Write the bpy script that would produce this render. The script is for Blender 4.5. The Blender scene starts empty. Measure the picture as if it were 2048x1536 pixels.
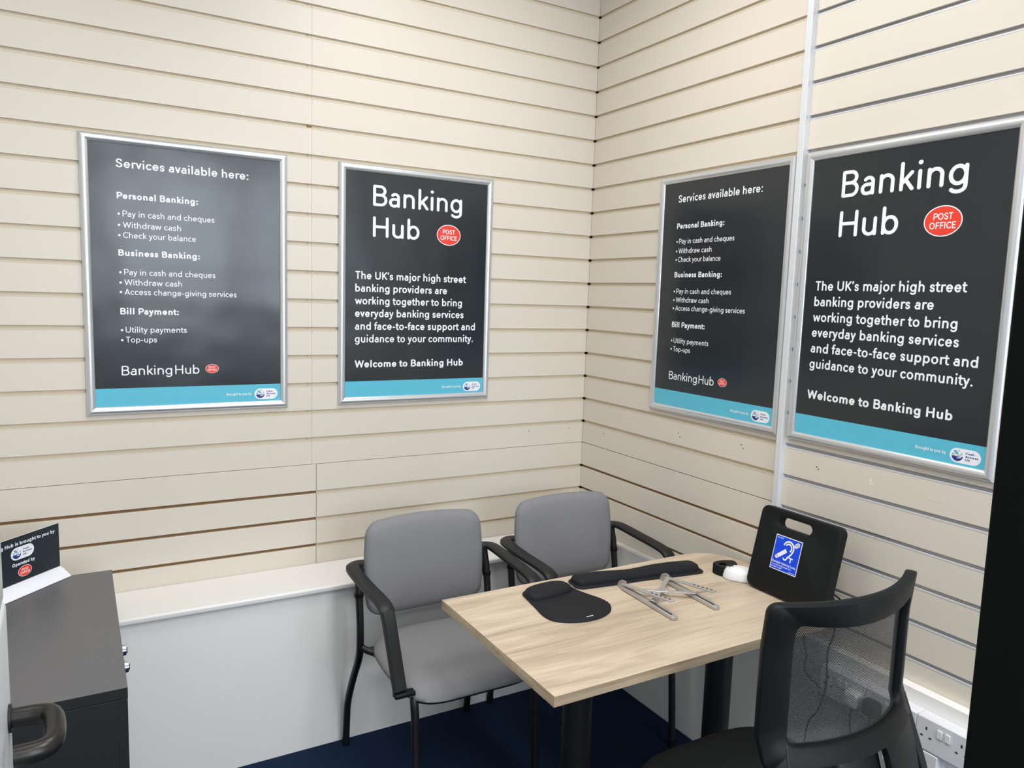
import bpy, bmesh, math, random
from mathutils import Vector, Matrix
random.seed(4)
sc = bpy.context.scene
C = sc.collection
PI = math.pi
R = math.radians

# ------------------------------------------------------------------ camera, world, lights, exposure
cam_d = bpy.data.cameras.new('camera'); cam = bpy.data.objects.new('camera', cam_d); C.objects.link(cam)
cam_d.sensor_width = 36.0; cam_d.lens = 36.0 * 1515.7072 / 2048.0; cam_d.clip_start = 0.02
yaw, pit, rol = R(30.09833747), R(-6.6312153), R(1.80619921)
fw = Vector((math.sin(yaw) * math.cos(pit), math.cos(yaw) * math.cos(pit), math.sin(pit)))
rt = Vector((math.cos(yaw), -math.sin(yaw), 0)); up = rt.cross(fw)
r2 = rt * math.cos(rol) + up * math.sin(rol); u2 = up * math.cos(rol) - rt * math.sin(rol)
M = Matrix((r2, u2, -fw)).transposed().to_4x4(); M.translation = Vector((-1.938, -2.7079, 1.5907))
cam.matrix_world = M
sc.camera = cam

w = bpy.data.worlds.new('world'); sc.world = w; w.use_nodes = True
bg = w.node_tree.nodes['Background']; bg.inputs[0].default_value = (0.93, 0.97, 1.0, 1); bg.inputs[1].default_value = 0.72

sc.view_settings.view_transform = 'Standard'; sc.view_settings.look = 'None'
sc.view_settings.gamma = 1.0; sc.view_settings.use_curve_mapping = False
sc.view_settings.exposure = 0.16

CEIL = 3.0
def area(name, loc, rot, sx, sy, power, col=(1, 0.98, 0.95), spread=180):
    d = bpy.data.lights.new(name, 'AREA'); d.shape = 'RECTANGLE'; d.size = sx; d.size_y = sy; d.energy = power; d.color = col; d.spread = R(spread)
    o = bpy.data.objects.new(name, d); C.objects.link(o); o.location = loc; o.rotation_euler = rot
    return o
LIGHTS = [(-0.84, -0.95), (-2.10, -1.15), (-1.05, -2.25), (-2.10, -2.90), (-1.2, -4.6)]
for i, (lx, ly) in enumerate(LIGHTS):
    area('ceiling_lamp', (lx, ly, CEIL - 0.02), (0, 0, 0), 0.57, 0.57, (14.5, 5.5, 19, 13, 34)[i], (1, 0.985, 0.972), (176, 150, 160, 160, 160)[i])
# daylight from the shop front far behind the camera
area('shopfront_daylight', (-0.55, -6.6, 2.15), (R(90), 0, 0), 2.3, 1.7, 95, (0.80, 0.90, 1.0))

# ------------------------------------------------------------------ materials
def mat(name, col, rough=0.5, metal=0.0, spec=0.5, noise=None, bump=None, coat=0.0):
    m = bpy.data.materials.new(name); m.use_nodes = True
    nt = m.node_tree; b = nt.nodes['Principled BSDF']
    b.inputs['Base Color'].default_value = (*col, 1); b.inputs['Roughness'].default_value = rough
    b.inputs['Metallic'].default_value = metal; b.inputs['Specular IOR Level'].default_value = spec
    b.inputs['Coat Weight'].default_value = coat
    tc = None
    if noise or bump:
        tc = nt.nodes.new('ShaderNodeTexCoord')
    if noise:                                   # (scale, col2, detail)
        n = nt.nodes.new('ShaderNodeTexNoise'); n.inputs['Scale'].default_value = noise[0]; n.inputs['Detail'].default_value = noise[2]
        nt.links.new(tc.outputs['Object'], n.inputs['Vector'])
        mx = nt.nodes.new('ShaderNodeMix'); mx.data_type = 'RGBA'
        mx.inputs[6].default_value = (*col, 1); mx.inputs[7].default_value = (*noise[1], 1)
        nt.links.new(n.outputs['Fac'], mx.inputs[0]); nt.links.new(mx.outputs[2], b.inputs['Base Color'])
    if bump:                                    # (scale, strength, distance)
        n = nt.nodes.new('ShaderNodeTexNoise'); n.inputs['Scale'].default_value = bump[0]; n.inputs['Detail'].default_value = 3
        nt.links.new(tc.outputs['Object'], n.inputs['Vector'])
        bp = nt.nodes.new('ShaderNodeBump'); bp.inputs['Strength'].default_value = bump[1]; bp.inputs['Distance'].default_value = bump[2]
        nt.links.new(n.outputs['Fac'], bp.inputs['Height']); nt.links.new(bp.outputs['Normal'], b.inputs['Normal'])
    return m

CREAM = mat('cream_laminate', (0.705, 0.645, 0.560), 0.42, noise=(2.2, (0.68, 0.622, 0.540), 4))
CREAMIN = mat('cream_insert', (0.66, 0.58, 0.44), 0.5)
MDF = mat('raw_mdf', (0.27, 0.16, 0.07), 0.85, noise=(40, (0.22, 0.13, 0.055), 3))
ALUIN = mat('aluminium_insert', (0.40, 0.40, 0.42), 0.38, metal=0.85)
SEAM = mat('seam_shadow_gap', (0.10, 0.065, 0.04), 0.9)
HOLE = mat('screw_hole', (0.16, 0.11, 0.07), 0.9)
WHITE = mat('white_gloss_paint', (0.80, 0.79, 0.77), 0.35)
BOXG = mat('off_white_painted_board', (0.87, 0.86, 0.835), 0.5, noise=(3.0, (0.83, 0.825, 0.805), 4))
WALLW = mat('white_plaster', (0.75, 0.74, 0.71), 0.8)
CEILM = mat('ceiling_tile', (0.80, 0.80, 0.78), 0.9, bump=(60, 0.2, 0.004))
STRIP = mat('pale_aluminium_trim', (0.74, 0.76, 0.79), 0.35, metal=0.25)
BLKPOST = mat('black_door_frame', (0.002, 0.0028, 0.0028), 0.6, spec=0.12)
SNAP = mat('satin_silver_frame', (0.70, 0.715, 0.74), 0.30, metal=0.75)
TXT = mat('white_print', (0.86, 0.88, 0.92), 0.4)
RED = mat('red_print', (0.80, 0.045, 0.02), 0.4)
TEAL = mat('teal_print', (0.10, 0.50, 0.66), 0.4)
NAVY = mat('navy_print', (0.02, 0.03, 0.22), 0.4)
LTEAL = mat('light_teal_print', (0.16, 0.42, 0.52), 0.4)
def sheet_mat(name, col, rough, bs):
    m = mat(name, col, rough, spec=0.55, bump=(bs, 0.35, 0.010))
    n = [x for x in m.node_tree.nodes if x.bl_idname == 'ShaderNodeTexNoise'][0]; n.inputs['Detail'].default_value = 1.0
    return m
SHEET = sheet_mat('glossy_charcoal_sheet', (0.016, 0.021, 0.025), 0.20, 5.0)
BLK = mat('black_powder_coat', (0.006, 0.0065, 0.008), 0.45)
BLKPL = mat('black_plastic', (0.0055, 0.0068, 0.0078), 0.5, spec=0.22, bump=(900, 0.15, 0.0001))
ARMPL = mat('black_armrest_plastic', (0.010, 0.011, 0.0115), 0.5, spec=0.4, bump=(700, 0.15, 0.0001))
GREYF = mat('grey_upholstery', (0.265, 0.263, 0.275), 0.92, spec=0.15, noise=(600, (0.205, 0.204, 0.215), 2), bump=(900, 0.35, 0.00022))
SHELL = mat('black_seat_shell', (0.012, 0.012, 0.013), 0.6)
BLKFAB = mat('black_seat_fabric', (0.012, 0.014, 0.014), 0.9, spec=0.25, bump=(600, 0.4, 0.0003))
NEOP = mat('black_neoprene', (0.008, 0.009, 0.012), 0.7, spec=0.3, bump=(1500, 0.25, 0.00009))
CHROME = mat('chrome', (0.82, 0.82, 0.84), 0.12, metal=1.0)
SILV = mat('brushed_aluminium', (0.52, 0.505, 0.485), 0.42, metal=0.55)
SLOT = mat('dark_slot', (0.02, 0.02, 0.02), 0.8)
PLW = mat('white_plastic', (0.78, 0.785, 0.80), 0.32)
SOCK = mat('white_socket_plastic', (0.74, 0.745, 0.78), 0.35)
BLUE = mat('blue_sticker', (0.0, 0.055, 0.72), 0.4)
CABT = mat('black_cabinet_lit_top', (0.125, 0.125, 0.130), 0.40, noise=(6, (0.105, 0.105, 0.111), 5), bump=(700, 0.12, 0.0001))  # black like the sides; overhead light on the top painted into the colour
CABS = mat('black_cabinet_side', (0.010, 0.012, 0.013), 0.5)
CARD = mat('dark_printed_card', (0.010, 0.019, 0.026), 0.4)
SIGNW = mat('white_acrylic_holder', (0.80, 0.81, 0.86), 0.25)
DOORW = mat('pale_door_frame', (0.66, 0.70, 0.72), 0.35)
DOORG = mat('grey_glazing_edge', (0.40, 0.47, 0.49), 0.25)
LEVER = mat('black_lever_metal', (0.030, 0.028, 0.026), 0.33, metal=0.6)
CARPET = mat('navy_carpet', (0.013, 0.031, 0.078), 0.95, spec=0.12, noise=(220, (0.006, 0.016, 0.043), 3), bump=(260, 1.0, 0.006))

def wood(name, base, streak, scale_y, edge=False):
    m = bpy.data.materials.new(name); m.use_nodes = True; nt = m.node_tree; b = nt.nodes['Principled BSDF']
    tc = nt.nodes.new('ShaderNodeTexCoord'); mp = nt.nodes.new('ShaderNodeMapping')
    mp.inputs['Scale'].default_value = (1.1, scale_y, 40 if edge else 1)
    nt.links.new(tc.outputs['Object'], mp.inputs['Vector'])
    n = nt.nodes.new('ShaderNodeTexNoise'); n.inputs['Scale'].default_value = 1.5; n.inputs['Detail'].default_value = 7
    n.inputs['Roughness'].default_value = 0.62; n.inputs['Distortion'].default_value = 0.9
    nt.links.new(mp.outputs[0], n.inputs['Vector'])
    cr = nt.nodes.new('ShaderNodeValToRGB'); e = cr.color_ramp.elements
    e[0].position = 0.34; e[0].color = (*streak, 1); e[1].position = 0.56; e[1].color = (*base, 1)
    x = cr.color_ramp.elements.new(0.72); x.color = (base[0] * 1.08, base[1] * 1.10, base[2] * 1.12, 1)
    nt.links.new(n.outputs['Fac'], cr.inputs[0])
    mp2 = nt.nodes.new('ShaderNodeMapping'); mp2.inputs['Scale'].default_value = (3, 130, 130); nt.links.new(tc.outputs['Object'], mp2.inputs['Vector'])
    n2 = nt.nodes.new('ShaderNodeTexNoise'); n2.inputs['Scale'].default_value = 1.0; n2.inputs['Detail'].default_value = 3
    nt.links.new(mp2.outputs[0], n2.inputs['Vector'])
    mx = nt.nodes.new('ShaderNodeMix'); mx.data_type = 'RGBA'; mx.blend_type = 'MULTIPLY'; mx.inputs[0].default_value = 0.35
    nt.links.new(cr.outputs[0], mx.inputs[6]); nt.links.new(n2.outputs['Fac'], mx.inputs[7])
    g = nt.nodes.new('ShaderNodeBrightContrast'); g.inputs['Bright'].default_value = 0.04
    nt.links.new(mx.outputs[2], g.inputs[0]); nt.links.new(g.outputs[0], b.inputs['Base Color'])
    b.inputs['Roughness'].default_value = 0.42
    return m
OAK = wood('light_oak_laminate', (0.67, 0.545, 0.395), (0.45, 0.335, 0.235), 9)
OAKE = wood('oak_edge_band', (0.56, 0.43, 0.275), (0.36, 0.25, 0.14), 3, True)

def mesh_fabric():
    m = bpy.data.materials.new('black_open_mesh'); m.use_nodes = True; nt = m.node_tree
    b = nt.nodes['Principled BSDF']; b.inputs['Base Color'].default_value = (0.012, 0.014, 0.015, 1); b.inputs['Roughness'].default_value = 0.6
    uv = nt.nodes.new('ShaderNodeUVMap'); sp = nt.nodes.new('ShaderNodeSeparateXYZ'); nt.links.new(uv.outputs[0], sp.inputs[0])
    def math_(op, a, bb=None):
        n = nt.nodes.new('ShaderNodeMath'); n.operation = op
        for i, v in enumerate((a, bb)):
            if v is None: continue
            if isinstance(v, (int, float)): n.inputs[i].default_value = v
            else: nt.links.new(v, n.inputs[i])
        return n.outputs[0]
    k = 2 * PI / 0.0031
    a1 = math_('ADD', math_('MULTIPLY', sp.outputs[0], 0.80 * k), math_('MULTIPLY', sp.outputs[1], 0.60 * k))
    a2 = math_('ADD', math_('MULTIPLY', sp.outputs[0], 0.80 * k), math_('MULTIPLY', sp.outputs[1], -0.60 * k))
    s = math_('ADD', math_('SINE', a1), math_('MULTIPLY', math_('SINE', a2), 0.55))
    h = math_('GREATER_THAN', s, 0.70)
    tr = nt.nodes.new('ShaderNodeBsdfTransparent'); mx = nt.nodes.new('ShaderNodeMixShader')
    nt.links.new(h, mx.inputs[0]); nt.links.new(b.outputs[0], mx.inputs[1]); nt.links.new(tr.outputs[0], mx.inputs[2])
    nt.links.new(mx.outputs[0], nt.nodes['Material Output'].inputs[0])
    return m
NET = mesh_fabric()

# ------------------------------------------------------------------ mesh helpers
class MB:
    """Collects shapes; build() links them as ONE mesh object."""
    def __init__(s): s.v = []; s.f = []; s.m = []; s.uv = None
    def add(s, vs, fs, mi=0, xf=None):
        o = len(s.v)
        s.v += [tuple(xf(*p)) if xf else tuple(p) for p in vs]
        s.f += [tuple(i + o for i in f) for f in fs]; s.m += [mi] * len(fs)
        return s
    def box(s, a, b, mi=0, xf=None):
        x0, y0, z0 = a; x1, y1, z1 = b
        return s.add([(x0, y0, z0), (x1, y0, z0), (x1, y1, z0), (x0, y1, z0), (x0, y0, z1), (x1, y0, z1), (x1, y1, z1), (x0, y1, z1)],
                     [(0, 3, 2, 1), (4, 5, 6, 7), (0, 1, 5, 4), (1, 2, 6, 5), (2, 3, 7, 6), (3, 0, 4, 7)], mi, xf)
    def loft(s, rings, mi=0, closed=False, caps=True, xf=None):
        n = len(rings[0]); vs = [p for r in rings for p in r]; fs = []
        k = len(rings)
        for i in range(k if closed else k - 1):
            a = i * n; b = ((i + 1) % k) * n
            for j in range(n):
                j2 = (j + 1) % n
                fs.append((a + j, a + j2, b + j2, b + j))
        if caps and not closed:
            fs.append(tuple(reversed(range(n)))); fs.append(tuple(range((k - 1) * n, k * n)))
        return s.add(vs, fs, mi, xf)
    def sweep(s, path, prof, upv=(0, 0, 1), mi=0, closed=False, xf=None):
        """prof: list of (a, b): a along side vector, b along normal"""
        P = [Vector(p) for p in path]; n = len(P); rings = []
        side0 = None
        for i in range(n):
            if closed: t = P[(i + 1) % n] - P[i - 1]
            else: t = P[min(i + 1, n - 1)] - P[max(i - 1, 0)]
            t.normalize(); U = Vector(upv)
            sd = t.cross(U)
            if sd.length < 0.05: sd = side0 if side0 is not None else t.orthogonal()
            sd = (sd - t * sd.dot(t)).normalized()
            if side0 is not None and sd.dot(side0) < 0 and abs(sd.dot(side0)) > 0.3 and not closed: sd = -sd
            side0 = sd; nn = sd.cross(t)
            rings.append([tuple(P[i] + sd * a + nn * b) for a, b in prof])
        return s.loft(rings, mi, closed, True, xf)
    def tube(s, path, r, n=14, mi=0, upv=(0, 0, 1), closed=False, xf=None):
        return s.sweep(path, [(r * math.cos(2 * PI * k / n), r * math.sin(2 * PI * k / n)) for k in range(n)], upv, mi, closed, xf)
    def cyl(s, c, r, z0, z1, n=32, mi=0, r2=None, xf=None):
        r2 = r if r2 is None else r2
        return s.loft([[(c[0] + q * math.cos(2 * PI * k / n), c[1] + q * math.sin(2 * PI * k / n), z) for k in range(n)] for q, z in ((r, z0), (r2, z1))], mi, xf=xf)
    def pad(s, outline, layers, mi=0, xf=None):
        """layers: (inset, z) loops from bottom to top; the outline shrinks about its centre"""
        cx = sum(p[0] for p in outline) / len(outline); cy = sum(p[1] for p in outline) / len(outline)
        n = len(outline); rings = []
        nrm = []
        for i in range(n):
            a = Vector(outline[i - 1]); b = Vector(outline[(i + 1) % n]); t = (b - a); nv = Vector((t.y, -t.x))
            if nv.length > 0: nv.normalize()
            nrm.append(nv)
        area2 = sum(outline[i - 1][0] * outline[i][1] - outline[i][0] * outline[i - 1][1] for i in range(n))
        sg = 1 if area2 > 0 else -1
        hx = min(max(abs(p[0] - cx) for p in outline), max(abs(p[1] - cy) for p in outline))
        for ins, z in layers:
            if ins <= hx * 0.25:
                rings.append([(p[0] - sg * nv.x * ins, p[1] - sg * nv.y * ins, z) for p, nv in zip(outline, nrm)])
            else:
                f = 1 - ins / hx
                rings.append([(cx + (p[0] - cx) * f, cy + (p[1] - cy) * f, z) for p in outline])
        return s.loft(rings, mi, xf=xf)
    def build(s, name, mats, parent=None, smooth=True, angle=35, bevel=0, seg=2):
        me = bpy.data.meshes.new(name); me.from_pydata(s.v, [], s.f)
        for m in (mats if isinstance(mats, (list, tuple)) else [mats]): me.materials.append(m)
        for p, mi in zip(me.polygons, s.m): p.material_index = mi
        bm = bmesh.new(); bm.from_mesh(me); bmesh.ops.recalc_face_normals(bm, faces=bm.faces); bm.to_mesh(me); bm.free()
        if smooth:
            for p in me.polygons: p.use_smooth = True
            me.set_sharp_from_angle(angle=R(angle))
        o = bpy.data.objects.new(name, me); C.objects.link(o)
        if parent: o.parent = parent
        if bevel:
            b = o.modifiers.new('bevel', 'BEVEL'); b.width = bevel; b.segments = seg; b.limit_method = 'ANGLE'; b.angle_limit = R(40)
        return o

def tag(o, label, cat, group=None):
    o['label'] = label; o['category'] = cat
    if group: o['group'] = group
    return o
def thing(name, label, cat, loc=(0, 0, 0), rz=0, group=None):
    o = bpy.data.objects.new(name, None); o.empty_display_size = 0.05; C.objects.link(o); o.location = loc; o.rotation_euler = (0, 0, rz)
    return tag(o, label, cat, group)
def struct(o): o['kind'] = 'structure'; return o
def copy_tree(o, parent=None):
    c = o.copy(); C.objects.link(c)
    if parent: c.parent = parent
    for ch in list(o.children): copy_tree(ch, c)
    return c
def rrect(w_, h_, r, n=8, cx=0, cy=0):
    pts = []
    for qx, qy, a0 in ((1, 1, 0), (-1, 1, 90), (-1, -1, 180), (1, -1, 270)):
        for k in range(n + 1):
            a = R(a0 + 90 * k / n)
            pts.append((cx + qx * (w_ / 2 - r) + r * math.cos(a), cy + qy * (h_ / 2 - r) + r * math.sin(a)))
    return pts
def superell(w_, h_, p, n=72):
    o = []
    for k in range(n):
        a = 2 * PI * k / n; c, s_ = math.cos(a), math.sin(a)
        o.append((w_ / 2 * math.copysign(abs(c) ** (2 / p), c), h_ / 2 * math.copysign(abs(s_) ** (2 / p), s_)))
    return o
def smooth_path(pts, k=6, closed=False):
    P = [Vector(p) for p in pts]; n = len(P); out = []
    for i in range(n if closed else n - 1):
        if closed: p0, p1, p2, p3 = P[i - 1], P[i], P[(i + 1) % n], P[(i + 2) % n]
        else: p0, p1, p2, p3 = P[max(i - 1, 0)], P[i], P[i + 1], P[min(i + 2, n - 1)]
        for j in range(k):
            t = j / k
            out.append(0.5 * ((2 * p1) + (p2 - p0) * t + (2 * p0 - 5 * p1 + 4 * p2 - p3) * t * t + (3 * p1 - p0 - 3 * p2 + p3) * t ** 3))
    if not closed: out.append(P[-1])
    return [tuple(q) for q in out]
def dense(pts, n=160):
    L = [0]; P = pts + [pts[0]]
    for a, b in zip(P, P[1:]): L.append(L[-1] + math.hypot(b[0] - a[0], b[1] - a[1]))
    out = []
    for k in range(n):
        s_ = L[-1] * k / n; i = max(j for j in range(len(L) - 1) if L[j] <= s_ + 1e-12)
        f = (s_ - L[i]) / max(1e-9, L[i + 1] - L[i]); out.append((P[i][0] + (P[i + 1][0] - P[i][0]) * f, P[i][1] + (P[i + 1][1] - P[i][1]) * f))
    return out
# rounded monoline lettering: every glyph is a set of pen strokes (cap height 1, h = half the pen width)
XH, DS, AS = 0.70, -0.27, 1.03
def arc(cx, cy, rx, ry, a0, a1, n=12):
    return [(cx + rx * math.cos(R(a0 + (a1 - a0) * k / n)), cy + ry * math.sin(R(a0 + (a1 - a0) * k / n))) for k in range(n + 1)]
def cat(pts, k=4): return [(p[0], p[1]) for p in smooth_path([(a, b, 0) for a, b in pts], k)]
def ess(w_, y0, y1, h):
    u = [(0.93, .84), (0.76, .96), (0.48, 1.0), (0.18, .93), (0.05, .76), (0.18, .60), (0.5, .51), (0.84, .41), (0.97, .24), (0.84, .07), (0.5, 0), (0.22, .04), (0.03, .17)]
    return cat([(h + a * (w_ - 2 * h), y0 + h + b * (y1 - y0 - 2 * h)) for a, b in u])
def glyph(c, h):
    """-> (strokes, width, left bearing, right bearing)"""
    X = XH - h; r = 0.26 - h; T = 1 - h
    st, rd, dg = 0.105, 0.065, 0.02
    if c == 'o': return [arc(.30, XH / 2, .30 - h, XH / 2 - h, 90, 450, 28)], .60, rd, rd
    if c in 'nhr':
        w_ = .53; r = (w_ - 2 * h) / 2; top = AS - h if c == 'h' else X
        if c == 'r': return [[(h, h), (h, X)], arc(h + r, X - r, r, r, 180, 70, 8)], .36, st, 0.0
        return [[(h, h), (h, top)], arc(h + r, X - r, r, r, 180, 0) + [(w_ - h, h)]], w_, st, st
    if c == 'm':
        w_ = .86; r = (w_ / 2 - 1.5 * h) / 2 + h / 4; r = (w_ - 2 * h) / 4
        return [[(h, h), (h, X)], arc(h + r, X - r, r, r, 180, 0) + [(h + 2 * r, h)], arc(h + 3 * r, X - r, r, r, 180, 0) + [(w_ - h, h)]], w_, st, st
    if c == 'u':
        w_ = .53; r = (w_ - 2 * h) / 2
        return [[(h, X)] + arc(h + r, h + r, r, r, 180, 360), [(w_ - h, X), (w_ - h, h)]], w_, st, st
    if c in 'bpdqg':
        w_ = .58; e = arc(w_ / 2, XH / 2, w_ / 2 - h, XH / 2 - h, 0, 360, 26); left = c in 'bp'; x = h if left else w_ - h
        if c == 'g': stem = [(x, X)] + [(x, DS + .24)] + arc(w_ / 2, DS + .24, w_ / 2 - h, .24 - h, 0, -145, 10)
        else: stem = [(x, AS - h if c in 'bd' else X), (x, DS + h if c in 'pq' else h)]
        return [e, stem], w_, st if left else rd, rd if left else st
    if c == 'c': return [arc(.29, XH / 2, .29 - h, XH / 2 - h, 48, 312, 18)], .51, rd, .04
    if c == 'e': return [[(h, XH / 2)] + [(.57 - h, XH / 2)] + arc(.285, XH / 2, .285 - h, XH / 2 - h, 0, 318, 22)], .57, rd, rd
    if c == 'a':
        x = .50 - h; ra = .19 - h * .6
        return [arc(x - ra, X - ra, ra, ra, 145, 0, 10)[0:] + [(x, h)], [(x, XH * .56), (.24, XH * .56)] + arc(.215, XH * .28 + h / 2, .215 - h, XH * .28 - h / 2, 90, 270, 10) + cat([(.26, h), (.38, h + .04), (x, h + .15)])], .50, .05, .095
    if c == 's': return [ess(.45, 0, XH, h)], .45, .05, .05
    if c == 't': return [[(.15, .90 - h), (.15, h + .15)] + arc(.15 + .15, h + .15, .15, .15, 180, 280, 8), [(h * .6, X), (.34 - h * .3, X)]], .35, .01, .03
    if c == 'f': return [arc(.15 + .15, AS - h - .15, .15, .15, 85, 180, 8) + [(.15, h)], [(h * .6, X), (.33 - h * .3, X)]], .33, .01, 0.0
    if c in 'ij':
        dot = ('dot', h, .935, h * 1.22)
        if c == 'i': return [[(h, h), (h, X)], dot], 2 * h, st, st
        return [[(h, X), (h, DS + .16)] + arc(h - .14, DS + .16, .14, .16 - h, 0, -75, 6), dot], 2 * h, st, st
    if c == 'l': return [[(h, h), (h, AS - h)]], 2 * h, st, st
    if c == 'k': return [[(h, h), (h, AS - h)], [(h, .25), (.46 - h, X)], [(.19, .40), (.49 - h, h)]], .49, st, dg
    if c == 'v': return [[(h, X), (.255, h), (.51 - h, X)]], .51, dg, dg
    if c == 'w': return [[(h, X), (.225, h), (.41, X - .02), (.595, h), (.82 - h, X)]], .82, dg, dg
    if c == 'y': return [[(h, X), (.265, h + .02)], [(.52 - h, X), (.265, h + .02), (.20, DS + .13)] + cat([(.18, DS + .09), (.12, DS + h), (.05, DS + h)])], .52, dg, dg
    if c == 'A': return [[(h, h), (.36, T), (.72 - h, h)], [(.15, .29), (.57, .29)]], .72, dg, dg
    if c == 'B': return [[(h, h), (h, T), (.34, T)] + arc(.34, (T + .53) / 2, .22 - h * .4, (T - .53) / 2, 90, -90, 10) + [(h, .53)], [(.34, .53)] + arc(.36, (.53 + h) / 2, .245 - h * .4, (.53 - h) / 2, 90, -90, 10) + [(h, h)]], .63, st, .06
    if c == 'C': return [arc(.40, .5, .40 - h, .5 - h, 45, 315, 22)], .70, rd, .04
    if c == 'O': return [arc(.41, .5, .41 - h, .5 - h, 90, 450, 32)], .82, rd, rd
    if c == 'E': return [[(.54 - h, T), (h, T), (h, h), (.54 - h, h)], [(h, .51), (.50 - h, .51)]], .54, st, .05
    if c == 'F': return [[(.53 - h, T), (h, T), (h, h)], [(h, .50), (.48 - h, .50)]], .53, st, .03
    if c == 'H': return [[(h, h), (h, T)], [(.71 - h, h), (.71 - h, T)], [(h, .51), (.71 - h, .51)]], .71, st, st
    if c == 'I': return [[(h, h), (h, T)]], 2 * h, st, st
    if c == 'K': return [[(h, h), (h, T)], [(h, .36), (.60 - h, T)], [(.22, .54), (.63 - h, h)]], .63, st, dg
    if c == 'L': return [[(h, T), (h, h), (.53 - h, h)]], .53, st, .02
    if c == 'P': return [[(h, h), (h, T), (.34, T)] + arc(.34, (T + .44) / 2, .26 - h * .4, (T - .44) / 2, 90, -90, 12) + [(h, .44)]], .60, st, .04
    if c == 'S': return [ess(.60, 0, 1, h)], .60, .06, .06
    if c == 'T': return [[(h, T), (.62 - h, T)], [(.31, T), (.31, h)]], .62, dg, dg
    if c == 'U': return [[(h, T)] + arc(.345, .345, .345 - h, .345 - h, 180, 360, 16) + [(.69 - h, T)]], .69, st, st
    if c == 'W': return [[(h, T), (.29, h), (.54, T - .02), (.79, h), (1.08 - h, T)]], 1.08, dg, dg
    if c == ':': return [('dot', h * 1.2, h * 1.2, h * 1.25), ('dot', h * 1.2, XH - h * 1.6, h * 1.25)], 2.4 * h, .10, .10
    if c == '.': return [('dot', h * 1.2, h * 1.2, h * 1.25)], 2.4 * h, .08, .08
    if c == '-': return [[(h, .36), (.32 - h, .36)]], .32, .07, .07
    if c == "'": return [[(h * 1.2, T), (h * .8, .76)]], 2.2 * h, .05, .05
    return [], .31, 0, 0
def pen(strokes, h):
    """flat polygons of the strokes with round ends; overlapping pieces sit on hair-thin separate layers"""
    vs, fs = [], []; lay = [0]
    def dot(x, y, r_, n=10):
        lay[0] += 1
        b = len(vs); vs.extend((x + r_ * math.cos(2 * PI * k / n), y + r_ * math.sin(2 * PI * k / n), lay[0]) for k in range(n)); fs.append(tuple(range(b, b + n)))
    for q in strokes:
        if q[0] == 'dot': dot(q[1], q[2], q[3], 14); continue
        P = [Vector(q[0])]
        for p in q[1:]:
            if (Vector(p) - P[-1]).length > 1e-4: P.append(Vector(p))
        lay[0] += 1
        def smooth_at(k): return 0 < k < len(P) - 1 and (P[k] - P[k - 1]).normalized().dot((P[k + 1] - P[k]).normalized()) > 0.75
        for i in range(len(P) - 1):
            if i and not smooth_at(i): lay[0] += 1
            nv0 = (P[i + 1] - P[i]).normalized(); nv = Vector((-nv0.y, nv0.x)) * h
            def off(k):
                if smooth_at(k):
                    ta = (P[k] - P[k - 1]).normalized(); m = (ta + (P[k + 1] - P[k]).normalized()).normalized()
                    return Vector((-m.y, m.x)) * (h / max(.5, m.dot(ta)))
                return nv
            a, b_ = off(i), off(i + 1); b = len(vs); L_ = (lay[0],)
            vs.extend(((P[i] + a)[:] + L_, (P[i] - a)[:] + L_, (P[i + 1] - b_)[:] + L_, (P[i + 1] + b_)[:] + L_)); fs.append((b, b + 1, b + 2, b + 3))
        closed = (P[0] - P[-1]).length < 1e-3
        for k in range(len(P)):
            if (k in (0, len(P) - 1) and not closed) or (0 < k < len(P) - 1 and not smooth_at(k)): dot(P[k].x, P[k].y, h)
    return vs, fs
def put_text(mb, body, x, z, width, cap, weight=0.13, mi=0, xf=None, d=0.0):
    h = weight / 2; cur = 0; V = []; F = []
    for i, c in enumerate(body):
        st, w_, lb, rb = glyph(c, h)
        cur += lb * 0.82 if i else 0
        v, f = pen(st, h); b = len(V)
        V += [(p[0] + cur, p[1], p[2]) for p in v]; F += [tuple(k + b for k in q) for q in f]
        cur += w_ + rb * 0.82
    x0 = min(p[0] for p in V); x1 = max(p[0] for p in V); sx = width / (x1 - x0)
    mb.add([(x + (p[0] - x0) * sx, -d - p[2] * 9e-6, z + p[1] * cap) for p in V], F, mi, xf)
def disc(mb, cx, cz, rx, rz, d, mi=0, n=40, a0=0, a1=360, xf=None):
    vs = [(cx, -d, cz)] if a1 - a0 < 360 else []
    for k in range(n + (1 if a1 - a0 < 360 else 0)):
        a = R(a0 + (a1 - a0) * k / n); vs.append((cx + rx * math.cos(a), -d, cz + rz * math.sin(a)))
    mb.add(vs, [tuple(range(len(vs)))], mi, xf)
def capsule(mb, x0, x1, z0, z1, d, mi=0, xf=None):
    r = (z1 - z0) / 2; vs = []
    for k in range(17): a = R(-90 + 180 * k / 16); vs.append((x1 - r + r * math.cos(a), -d, z0 + r + r * math.sin(a)))
    for k in range(17): a = R(90 + 180 * k / 16); vs.append((x0 + r + r * math.cos(a), -d, z0 + r + r * math.sin(a)))
    mb.add(vs, [tuple(range(len(vs)))], mi, xf)

# ------------------------------------------------------------------ setting: floor, ceiling, walls
S0 = 0.9577          # height of the panel seam
mb = MB(); mb.box((-2.6, -7.0, -0.05), (0.2, 0.2, 0.0)); struct(mb.build('floor', CARPET, smooth=False))
mb = MB(); mb.box((-4.5, -7.0, CEIL), (2.5, 0.2, CEIL + 0.05)); struct(mb.build('ceiling', CEILM, smooth=False))

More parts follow.
